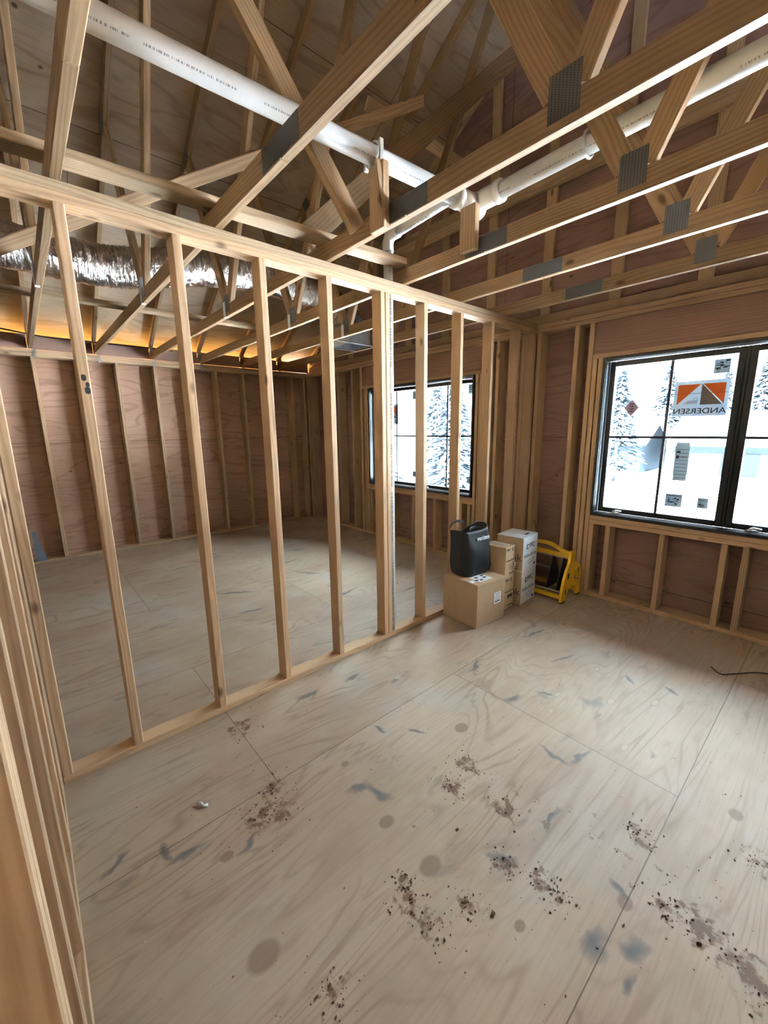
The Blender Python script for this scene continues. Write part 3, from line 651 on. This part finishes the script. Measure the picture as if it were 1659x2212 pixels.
# ------------------------------------------------------------------ boxes
def carton(name, c, rz_, sx, sy, z0, z1, label, group, mats, flaps=True):
    t = thing(name, (c[0], c[1], z0), label, 'box', group, rz_)
    mw = WM[t.name]; h = z1-z0
    bm = bmesh.new(); add_box(bm, (0, 0, h/2-.001), (sx, sy, h-.004), .003)
    for f in bm.faces:
        if len(mats) > 1: f.material_index = 1 if f.normal.y < -.7 else 0
    finish('carton_body', bm, mats, t, mw)
    if flaps:
        for s in (-1, 1):
            bm = bmesh.new(); add_box(bm, (0, s*(sy/4), h-.0015), (sx+.001, sy/2-.0015, .003), .001)
            finish('top_flap', bm, mats[0], t, mw)
    return t, mw, h
def L(mw, p): return mw @ Vector(p)
def face_text(t, mw, txt, size, p, side, mat, nm='lettering', align='CENTER', bold=.0):
    R_ = mw.to_3x3(); X, Y = ((R_ @ Vector((0, 1, 0)), Vector((0, 0, 1))) if side == 'x' else (R_ @ Vector((1, 0, 0)), Vector((0, 0, 1))))
    return text_mesh(nm, txt, size, mat, frame_mat(L(mw, p), X, Y), t, .0004, align, bold)
def face_patch(t, mw, nm, p, s, mat, label=None):
    bm = bmesh.new(); add_box(bm, p, s); o = finish(nm, bm, mat, t, mw)
    if label: o['label'] = label
    return o
# big brown carton
bx, bmw, bh = carton('cardboard_box', (.196, 2.442), math.radians(-4), .362, .345, .001, .361, 'large plain brown cardboard box on the floor under the black bag', None, [M['card']])
face_patch(bx, bmw, 'shipping_label', (.1814, .075, .20), (.0008, .085, .095), M['paper'], 'white address label on the right side')
for i in range(5): face_patch(bx, bmw, 'label_print', (.1819, .075, .235-.016*i), (.0004, .06-.008*(i % 2), .003 if i < 4 else .009), M['ink'])
face_patch(bx, bmw, 'shipping_label', (.085, -.02, bh+.0006), (.115, .155, .0008), M['paper'], 'white shipping label on the top')
for i, (a, b_) in enumerate(((.05, .05), (.09, .035), (.115, -.03), (.06, -.03), (.10, -.07))): face_patch(bx, bmw, 'label_print', (a, b_-.02, bh+.0013), (.02, .035, .0004), M['ink'])
face_patch(bx, bmw, 'paper_scrap', (.10, -.140, bh+.0006), (.045, .05, .0006), M['paper'], 'small blank white sticker on the top')
# two tan cartons
for i, (z0, z1) in enumerate(((.001, .290), (.291, .560))):
    t, mw, h = carton('cardboard_box', (.213, 2.772), math.radians(3), .208, .160, z0, z1, ('tan printed cardboard box, lower of the pair behind the large brown box', 'tan printed cardboard box with white straps, upper of the pair behind the bag')[i], 'tan cartons stacked behind the big box', [M['card2']])
    xs = .1045
    face_text(t, mw, 'PPC', .034, (xs, -.035, h-.028), 'x', M['ink'], bold=.0006); face_patch(t, mw, 'print_mark', (xs, .028, h-.03), (.0006, .012, .028), M['ink'])
    face_text(t, mw, 'PerfectXLink', .026, (xs, .0, h*.55), 'x', M['ink'])
    for k in range(3): face_patch(t, mw, 'print_line', (xs, .02, h*.40-.014*k), (.0005, .09, .002), M['ink'])
    face_patch(t, mw, 'print_line', (xs, .03, .03), (.0005, .08, .008), M['ink'])
    if i:
        for dy in (-.035, .02): face_patch(t, mw, 'strap', (-.01, dy, h+.003), (.17, .012, .003), M['paper'], 'white plastic strap')
        bm = bmesh.new(); tube_bm(bm, catmull([(xs+.001, .058, .075), (xs+.014, .056, .09), (xs+.016, .056, .11), (xs+.001, .057, .125)], 6), .004, 8); tag(finish('handle_loop', bm, M['paper'], t, mw), 'white handle loop')
    else:
        face_patch(t, mw, 'hand_hole', (xs, .02, .115), (.0008, .085, .024), M['blackplastic'], 'dark hand hole')
# two white cartons
for i, (z0, z1) in enumerate(((.001, .312), (.313, .612))):
    t, mw, h = carton('cardboard_box', (.2235, 3.0325), math.radians(5), .248, .288, z0, z1, ('white printed carton, lower of the pair beside the yellow caddy', 'white printed carton with hand hole, upper of the pair beside the yellow caddy')[i], 'white cartons beside the caddy', [M['whitecard'], M['whitecard_side']])
    xs = .1245
    face_text(t, mw, 'PPC', .062, (xs, .028, h*.70), 'x', M['ink'], bold=.0008)
    bm = bmesh.new()
    ring_ = [(xs+.0006, -.055+math.cos(a)*.017, h*.70+math.sin(a)*.021) for a in [math.radians(30+k*15) for k in range(21)]]
    tube_bm(bm, ring_, .0035, 6); finish('logo', bm, M['ink'], t, mw)
    face_text(t, mw, 'PerfectXLink', .044, (xs, .0, h*.42), 'x', M['ink'])
    for k in range(2): face_patch(t, mw, 'print_line', (xs, .03, h*.27-.025*k), (.0005, .15-.02*k, .003), M['ink'])
    face_patch(t, mw, 'print_line', (xs, .095, .028), (.0005, .04, .016), M['ink'])
    face_text(t, mw, 'PerfectXLink', .085, (.112, -.1446, h*.38 if i == 0 else h*.40), 'y', M['ink'], align='RIGHT')
    for k in range(4): face_patch(t, mw, 'print_line', (.055, -.1446, .10-.022*k) if i == 0 else (.055, -.1446, .085-.022*k), (.09-.01*k, .0005, .005), M['ink'])
    if i: face_patch(t, mw, 'hand_hole', (.072, .03, h+.0005), (.022, .075, .0012), M['blackplastic'], 'dark hand hole in the top')

# ------------------------------------------------------------------ black tote bag
bg_ = thing('tote_bag', (.19, 2.46, .362), 'black fabric tote bag with white lettering standing on the large brown box', 'bag')
bm = bmesh.new(); NS, NZ = 56, 16; rings = []
def bag_pt(a, u):
    hx, hy = .108-.004*u, .172-.022*u
    c, s = math.cos(a), math.sin(a); e = .55
    px = math.copysign(abs(c)**e, c)*hx; py = math.copysign(abs(s)**e, s)*hy
    k = (.90+.10*min(1, u/.10))*(1+.05*math.sin(math.pi*u)); px *= k; py *= k
    fold = .006*math.sin(4*a+6*u)*u + .004*math.sin(9*a-5*u)*(1-u)
    z = .0005+u*.372 + (u**3)*(.028*math.cos(a-.6) - .020*math.cos(2*a))
    if u < .1: z += .012*max(0, math.sin(a))*(1-u*10)
    return Vector((px+fold-.020*u, py+fold-.022*u, z))
for j in range(NZ+1):
    u = j/NZ; rings.append([bm.verts.new(bag_pt(2*math.pi*k/NS, u)) for k in range(NS)])
for A, B in zip(rings, rings[1:]):
    for k in range(NS): bm.faces.new((A[k], A[(k+1) % NS], B[(k+1) % NS], B[k]))
bm.faces.new(list(reversed(rings[0])))
inn = [[bm.verts.new(Vector((v.co.x*.95-.001, v.co.y*.95-.001, v.co.z-dz))) for v in rings[-1]] for dz in (.003, .12)]
for A, B in ((rings[-1], inn[0]), (inn[0], inn[1])):
    for k in range(NS): bm.faces.new((A[k], A[(k+1) % NS], B[(k+1) % NS], B[k]))
bm.faces.new(inn[1])
bagM = Matrix.Translation((.130, 2.485, .3635)) @ Matrix.Rotation(math.radians(-4), 4, 'Z')
finish('bag_body', bm, M['bag'], bg_, bagM, True)
for x_, y0_, y1_, hgt, lean in ((-.112, -.15, .04, .060, .0), (.075, -.10, .06, .022, -.05)):
    bm = bmesh.new(); rings2 = []
    for k in range(17):
        a = math.pi*k/16; p = Vector((x_+lean*math.sin(a), (y0_+y1_)/2-math.cos(a)*(y1_-y0_)/2, .362+math.sin(a)*hgt))
        rings2.append([bm.verts.new(p+Vector(d)) for d in ((-.002, 0, -.009), (.002, 0, -.009), (.002, 0, .009), (-.002, 0, .009))])
    for A, B in zip(rings2, rings2[1:]):
        for k in range(4): bm.faces.new((A[k], A[(k+1) % 4], B[(k+1) % 4], B[k]))
    finish('handle', bm, M['bag'], bg_, bagM)
R_ = bagM.to_3x3()
text_mesh('lettering', 'verizon', .052, M['paper'], frame_mat(bagM @ Vector((.0935, .030, .305)), R_ @ Vector((0, 1, 0)), R_ @ Vector((-.06, 0, 1)).normalized()), bg_, .004, bold=.0006)['label'] = 'white lettering'

# ------------------------------------------------------------------ yellow reel caddy
rc = thing('cable_caddy', (.40, 3.37, 0), 'yellow plastic wire spool caddy with steel rods beside the white cartons', 'caddy')
def circ(cx, cz, r, a0, a1, n_): return [(cx+r*math.cos(math.radians(a0+(a1-a0)*k/n_)), cz+r*math.sin(math.radians(a0+(a1-a0)*k/n_))) for k in range(n_+1)]
prof = [(3.188, .012), (3.275, .012), (3.30, .075), (3.335, .112), (3.38, .122), (3.43, .112), (3.47, .075), (3.492, .012), (3.550, .012), (3.556, .09)] + circ(3.42, .20, .138, -20, 74, 10) + [(3.410, .352), (3.410, .455), (3.322, .455), (3.316, .362), (3.262, .285), (3.225, .205), (3.207, .140)]
for x in (.576, .062):
    bm = bmesh.new(); prism(bm, prof, x-.011, x+.011, 'x')
    sp = finish('side_panel', bm, M['yellow'], rc)
    bm = bmesh.new()
    for cy, cz, w_, h_ in ((3.300, .235, .034, .062), (3.262, .095, .018, .06), (3.50, .235, .020, .085), (3.40, .145, .03, .022)): prism(bm, [(cy-w_/2, cz-h_/2), (cy+w_/2, cz-h_/2+.012), (cy+w_/2, cz+h_/2), (cy-w_/2, cz+h_/2-.012)], x-.0118, x+.0118, 'x')
    finish('panel_slot', bm, M['blackplastic'], sp)
    bm = bmesh.new(); tube_bm(bm, [(x+.009, 3.42, .20), (x+.016, 3.42, .20)], .075, 28); finish('hub_disc', bm, M['yellow'], sp)
    bm = bmesh.new(); tube_bm(bm, [(x+.016, 3.42, .20), (x+.040, 3.42, .20)], .012, 8); tube_bm(bm, [(x+.016, 3.42, .20), (x+.020, 3.42, .20)], .020, 12); finish('hub_bolt', bm, M['chrome'], sp)
    for y in (3.230, 3.522):
        box('foot', (x-.014, x+.016, y-.038 if y < 3.4 else y-.028, y+.038 if y < 3.4 else y+.028, .0, .013), M['blackplastic'], rc, .003)
# arched handle with finger grip
bm = bmesh.new(); hx0, hx1 = .050, .588; xs_ = [hx0+(hx1-hx0)*k/32 for k in range(33)]
def arch(x): return .438+.058*math.exp(-(abs(x-.305)/.155)**3.2)
outer = [(x, arch(x)) for x in xs_]
prism(bm, outer + [(x, z-.024) for x, z in reversed(outer)], 3.350, 3.390, 'y')
prism(bm, [(hx0, .384), (hx1, .384), (hx1, .420), (.47, .424), (.42, .418), (.20, .418), (.15, .424), (hx0, .420)], 3.350, 3.390, 'y')
for xa, xb in ((hx0, .15), (.47, hx1)): prism(bm, [(xa, .41), (xb, .41), (xb, .436), (xa, .436)], 3.352, 3.388, 'y')
for k in range(5): add_box(bm, (.235+.035*k, 3.37, arch(.235+.035*k)-.024), (.022, .030, .010), .004)
finish('handle', bm, M['yellow'], rc)
for y in (3.228, 3.525): box('crossbar', (.074, .564, y-.013, y+.013, .028, .066), M['yellow'], rc, .003)
for y, z in ((3.235, .092), (3.365, .372), (3.51, .20)): straight('rod', (.055, y, z), (.583, y, z), .0055, M['steel'], rc, 10)
for x0, x1, sh in ((.405, .415, 0), (.500, .510, 1)):
    bm = bmesh.new(); prism(bm, [(3.240, .085), (3.535, .085), (3.385, .372), (3.345, .372)], x0, x1, 'x'); finish('divider', bm, M['blackplastic'], rc)

# ------------------------------------------------------------------ stickers on the glass (read from outside)
YG = 3.6915
def sticker(name, label, pts, mats, prints, group=None, text=None):
    """pts: 4 corners (x,z) on the inner face of the glass"""
    cx = sum(p[0] for p in pts)/4; cz = sum(p[1] for p in pts)/4
    t = thing(name, (cx, YG, cz), label, 'sticker', group)
    bm = bmesh.new(); prism(bm, pts, YG-.0010, YG-.0002, 'y'); finish('sheet', bm, mats, t)
    bm = bmesh.new(); nn = 0
    for b4 in prints: prism(bm, [(b4[0], b4[2]), (b4[1], b4[2]), (b4[1], b4[3]), (b4[0], b4[3])], YG-.0014, YG-.0010, 'y'); nn += 1
    if nn: finish('print', bm, M['ink'], t)
    else: bm.free()
    return t
def brand_sign(x0, x1, z0, z1, label, name='window_sign'):
    w, h = x1-x0, z1-z0
    t = sticker(name, label, [(x0, z0), (x1, z0), (x1, z1), (x0, z1)], M['film'], [(x0+.03*w, x1-.03*w, z0+.635*h, z0+.645*h)])
    def P(u, v): return (x0+u*w, z0+v*h)
    bm = bmesh.new()
    prism(bm, [P(.07, .90), P(.49, .90), P(.07, .33)], YG-.0014, YG-.0010, 'y'); prism(bm, [P(.53, .90), P(.93, .90), P(.93, .33)], YG-.0014, YG-.0010, 'y')
    tag(finish('orange_triangles', bm, M['orange'], t), 'two orange triangles')
    bm = bmesh.new(); prism(bm, [P(.51, .90), P(.90, .32), P(.51, .32)], YG-.0014, YG-.0010, 'y'); tag(finish('dark_triangle', bm, M['greyprint'], t), 'dark brown-grey triangle')
    bm = bmesh.new()
    for k in range(5): prism(bm, [P(.20+.02*k, .36+.018*k), P(.46-.01*(k % 2), .36+.018*k), P(.46, .368+.018*k), P(.20+.02*k, .368+.018*k)], YG-.0014, YG-.0010, 'y')
    a_ = [P(.42+.035*math.cos(k*math.pi/8), .48+.045*math.sin(k*math.pi/8)) for k in range(16)]
    tube_bm(bm, [(p[0], YG-.0013, p[1]) for p in a_]+[(a_[0][0], YG-.0013, a_[0][1])], .0013, 5, False)
    finish('fine_print', bm, M['greyprint'], t)
    text_mesh('lettering', 'ANDERSEN', h*.215, M['ink'], frame_mat((x0+.5*w, YG-.0012, z0+.14*h), (-1, 0, 0), (0, 0, 1)), t, .0003, bold=.0004).scale = (1.16*w/.34, 1, 1)
    return t
brand_sign(1.121, 1.460, 1.610, 1.873, 'large window sign with orange triangles and mirrored lettering on the right window')
brand_sign(-2.372, -2.035, 1.605, 1.870, 'large window sign with orange triangles on the far room window, mostly hidden by a stud')
rs = random.Random(11)
def blocks(x0, x1, z0, z1, n_):
    out = []
    for _ in range(n_):
        a = rs.uniform(x0+.006, x1-.03); c = rs.uniform(z0+.006, z1-.016); out.append((a, min(a+rs.uniform(.008, .03), x1-.004), c, c+rs.uniform(.003, .012)))
    return out
sticker('window_label', 'square grey label at the top right corner of the right window pane', [(1.350, 1.912), (1.445, 1.912), (1.445, 2.011), (1.350, 2.011)], M['film2'], blocks(1.35, 1.445, 1.912, 2.011, 16))
sticker('window_label', 'small lilac diamond-shaped label on the left panes of the right window', [(.828, 1.622), (.884, 1.692), (.828, 1.762), (.772, 1.690)], M['lilac'], [(.81, .845, 1.66+.02*k, 1.667+.02*k) for k in range(4)])
lines = [(1.185, 1.262, 1.13+.028*k, 1.133+.028*k) for k in range(9)] + [(1.186, 1.212, 1.33, 1.345), (1.186, 1.206, 1.285, 1.31), (1.215, 1.26, 1.295, 1.299)]
sticker('window_label', 'tall narrow rating label on the lower middle of the right window', [(1.180, 1.110), (1.270, 1.110), (1.270, 1.412), (1.176, 1.412)], M['film2'], lines)
sticker('window_label', 'wide printed label low on the right window left of the small one', [(1.147, .897), (1.263, .897), (1.263, 1.002), (1.147, 1.002)], M['film2'], [(1.155, 1.255, .985, .990)] + blocks(1.15, 1.26, .90, .98, 14))
sticker('window_label', 'small square printed label low on the right window near the mullion', [(1.362, .908), (1.431, .908), (1.431, .990), (1.362, .990)], M['film2'], [(1.37, 1.424, .965+.006*k, .967+.006*k) for k in range(3)] + blocks(1.365, 1.43, .912, .95, 6))
for lb, x0, x1, z0, z1 in (('small grey label at the top of the far room window beside the middle mullion', -1.760, -1.672, 1.915, 2.018), ('small grey label at the top right corner of the far room window', -.872, -.80, 1.922, 2.028),
                           ('small grey label at the bottom of the far room window beside the middle mullion', -1.760, -1.672, .912, .988), ('small grey label at the bottom right corner of the far room window', -.862, -.80, .905, .985)):
    sticker('window_label', lb, [(x0, z0), (x1, z0), (x1, z1), (x0, z1)], M['film2'], [(x0+.012, x1-.012, z0+(z1-z0)*q, z0+(z1-z0)*q+.006) for q in (.2, .4, .6, .8)])

# ------------------------------------------------------------------ floor debris
bm = bmesh.new(); rd = random.Random(21)
def crumb(x, y, s, mi):
    if x < .42 and 2.2 < y < 3.25: return
    if -.13 < x < .03 or y > 3.15: return
    r = bmesh.ops.create_icosphere(bm, subdivisions=1, radius=s)
    e = Euler((rd.uniform(0, 6), rd.uniform(0, 6), rd.uniform(0, 6))).to_matrix()
    k = Vector((rd.uniform(.6, 1.5), rd.uniform(.5, 1.1), rd.uniform(.3, .6)))
    for v in r['verts']:
        v.co = Vector((v.co.x*k.x, v.co.y*k.y, v.co.z*k.z)) * rd.uniform(.75, 1.25); z = v.co.z; v.co = Matrix.Rotation(e[0][0]*6, 3, 'Z') @ v.co
        v.co += Vector((x, y, s*.3))
    for f in {f for v in r['verts'] for f in v.link_faces}: f.material_index = mi
for ax, ay, r_ in BL:
    for _ in range(34):
        crumb(ax+rd.gauss(0, r_*.75), ay+rd.gauss(0, r_*.55), rd.choice((.0016, .002, .003, .004)), 0)
for _ in range(420): crumb(rd.uniform(.15, 2.6), rd.uniform(-.1, 3.0), rd.choice((.0015, .002, .0028)), 0)
for _ in range(90): crumb(rd.uniform(-3.8, 2.4), rd.uniform(-.2, 3.3), rd.choice((.002, .003)), 1)
for x, y, s in ((1.56, .72, .007), (1.50, .55, .006), (1.30, .86, .006), (1.85, 1.0, .005), (2.02, 1.12, .007)): crumb(x, y, s, 0)
tag(finish('floor_debris', bm, [M['mud'], M['chip']]), 'crumbs of dried mud and wood chips scattered over the plywood floor', 'debris', kind='stuff')
bm = bmesh.new(); tube_bm(bm, [(.50, .13, .006), (.512, .145, .008), (.53, .15, .005), (.535, .165, .006)], .005, 6)
tag(finish('paper_scrap', bm, M['paper']), 'small crumpled white scrap on the floor at lower left', 'scrap')

# ------------------------------------------------------------------ outside
bm = bmesh.new(); add_box(bm, (0, 30, -3.3), (160, 140, .4)); 
g = finish('snowy_ground', bm, M['snow']); tag(g, kind='structure')
def house2(name, c, w, d, h, label, wins):
    t = thing(name, (c[0], c[1], -3.1), label, 'house')
    mw = WM[t.name]
    bm = bmesh.new(); add_box(bm, (0, 0, h/2), (w, d, h)); prism(bm, [(-d/2, h), (d/2, h), (0, h+d*.28)], -w/2, w/2, 'x'); finish('house_walls', bm, M['siding'], t, mw)
    bm = bmesh.new()
    for s in (-1, 1): prism(bm, [(s*(d/2+.5), h-.25), (0, h+d*.28), (0, h+d*.28+.35), (s*(d/2+.5), h+.1)], -w/2-.5, w/2+.5, 'x')
    finish('snowy_roof', bm, M['snow'], t, mw)
    for x, z, ww, hh in wins:
        bm = bmesh.new(); add_box(bm, (x, -d/2-.03, z), (ww, .08, hh)); finish('house_window', bm, M['housedark'], t, mw)
    return t
house2('neighbor_house', (-15.4, 50), 7.0, 8, 3.0, 'pale house with snowy roof seen through the left panes of the right window', [(.6, 1.7, 1.9, 1.2), (-2.2, 1.2, .9, 2.0)])
house2('neighbor_house', (-5.6, 51), 7.5, 9, 3.0, 'snow-covered garage house seen right of the tall rating label', [(1.2, 1.2, 2.6, 1.8)])
def conifer(c, h, r, label, seed):
    t = thing('snowy_tree', (c[0], c[1], -3.1), label, 'tree', 'snowy trees outside the windows'); rr_ = random.Random(seed)
    bm = bmesh.new(); tube_bm(bm, [(c[0], c[1], -3.1), (c[0], c[1], -3.1+h*.95)], lambda i: .16-.1*i, 8); finish('trunk', bm, M['bark'], t)
    bm = bmesh.new()
    for k in range(620):
        u = rr_.random()**.8; z = -3.1+h*(.08+.9*u); rad = r*(1-u)*1.05+.15; a = rr_.uniform(0, 6.28); q = rad*math.sqrt(rr_.random())
        p = Vector((c[0]+q*math.cos(a), c[1]+q*math.sin(a), z)); d = Vector((math.cos(a), math.sin(a), -.35)); s = (.24+.42*(1-u)*rr_.random())*h/7
        e = d.cross(Vector((0, 0, 1))).normalized()*s*.42; n0 = Vector((0, 0, .08))
        vs = [bm.verts.new(x) for x in (p-d*s*.6, p+e+n0, p+d*s*.8, p-e+n0, p+Vector((0, 0, .2*s)), p-Vector((0, 0, .06)))]
        mi = 1 if rr_.random() < .28 else 0
        for a_, b_ in ((0, 1), (1, 2), (2, 3), (3, 0)):
            f = bm.faces.new((vs[a_], vs[b_], vs[4])); f.material_index = mi; f = bm.faces.new((vs[b_], vs[a_], vs[5])); f.material_index = 0
    finish('foliage', bm, [M['pine'], M['snow']], t)
trees = [((-11.4, 38), 9.2, 2.0, 'snowy conifer at the left edge of the right window'), ((-14.3, 61.5), 12.0, 3.2, 'conifer rising behind the roof of the pale house'),
         ((-9.2, 65), 11.0, 1.5, 'slim conifer behind the gap between the two houses'), ((-5.2, 60.5), 12.5, 1.6, 'conifer rising behind the garage house under the large window sign'), ((-4.0, 70), 13.0, 3.6, 'distant conifer at the left of the right sash of the right window'),
         ((-16.5, 14.5), 8.4, 2.2, 'tall snowy conifer filling the left of the far room window'), ((-15.0, 20.8), 7.8, 2.0, 'snowy conifer near the middle of the far room window'), ((-25.5, 31), 9, 2.6, 'distant conifer behind the nearer one in the middle of the far room window')]
for i, (c, h, r, lb) in enumerate(trees): conifer(c, h, r, lb, 40+i)
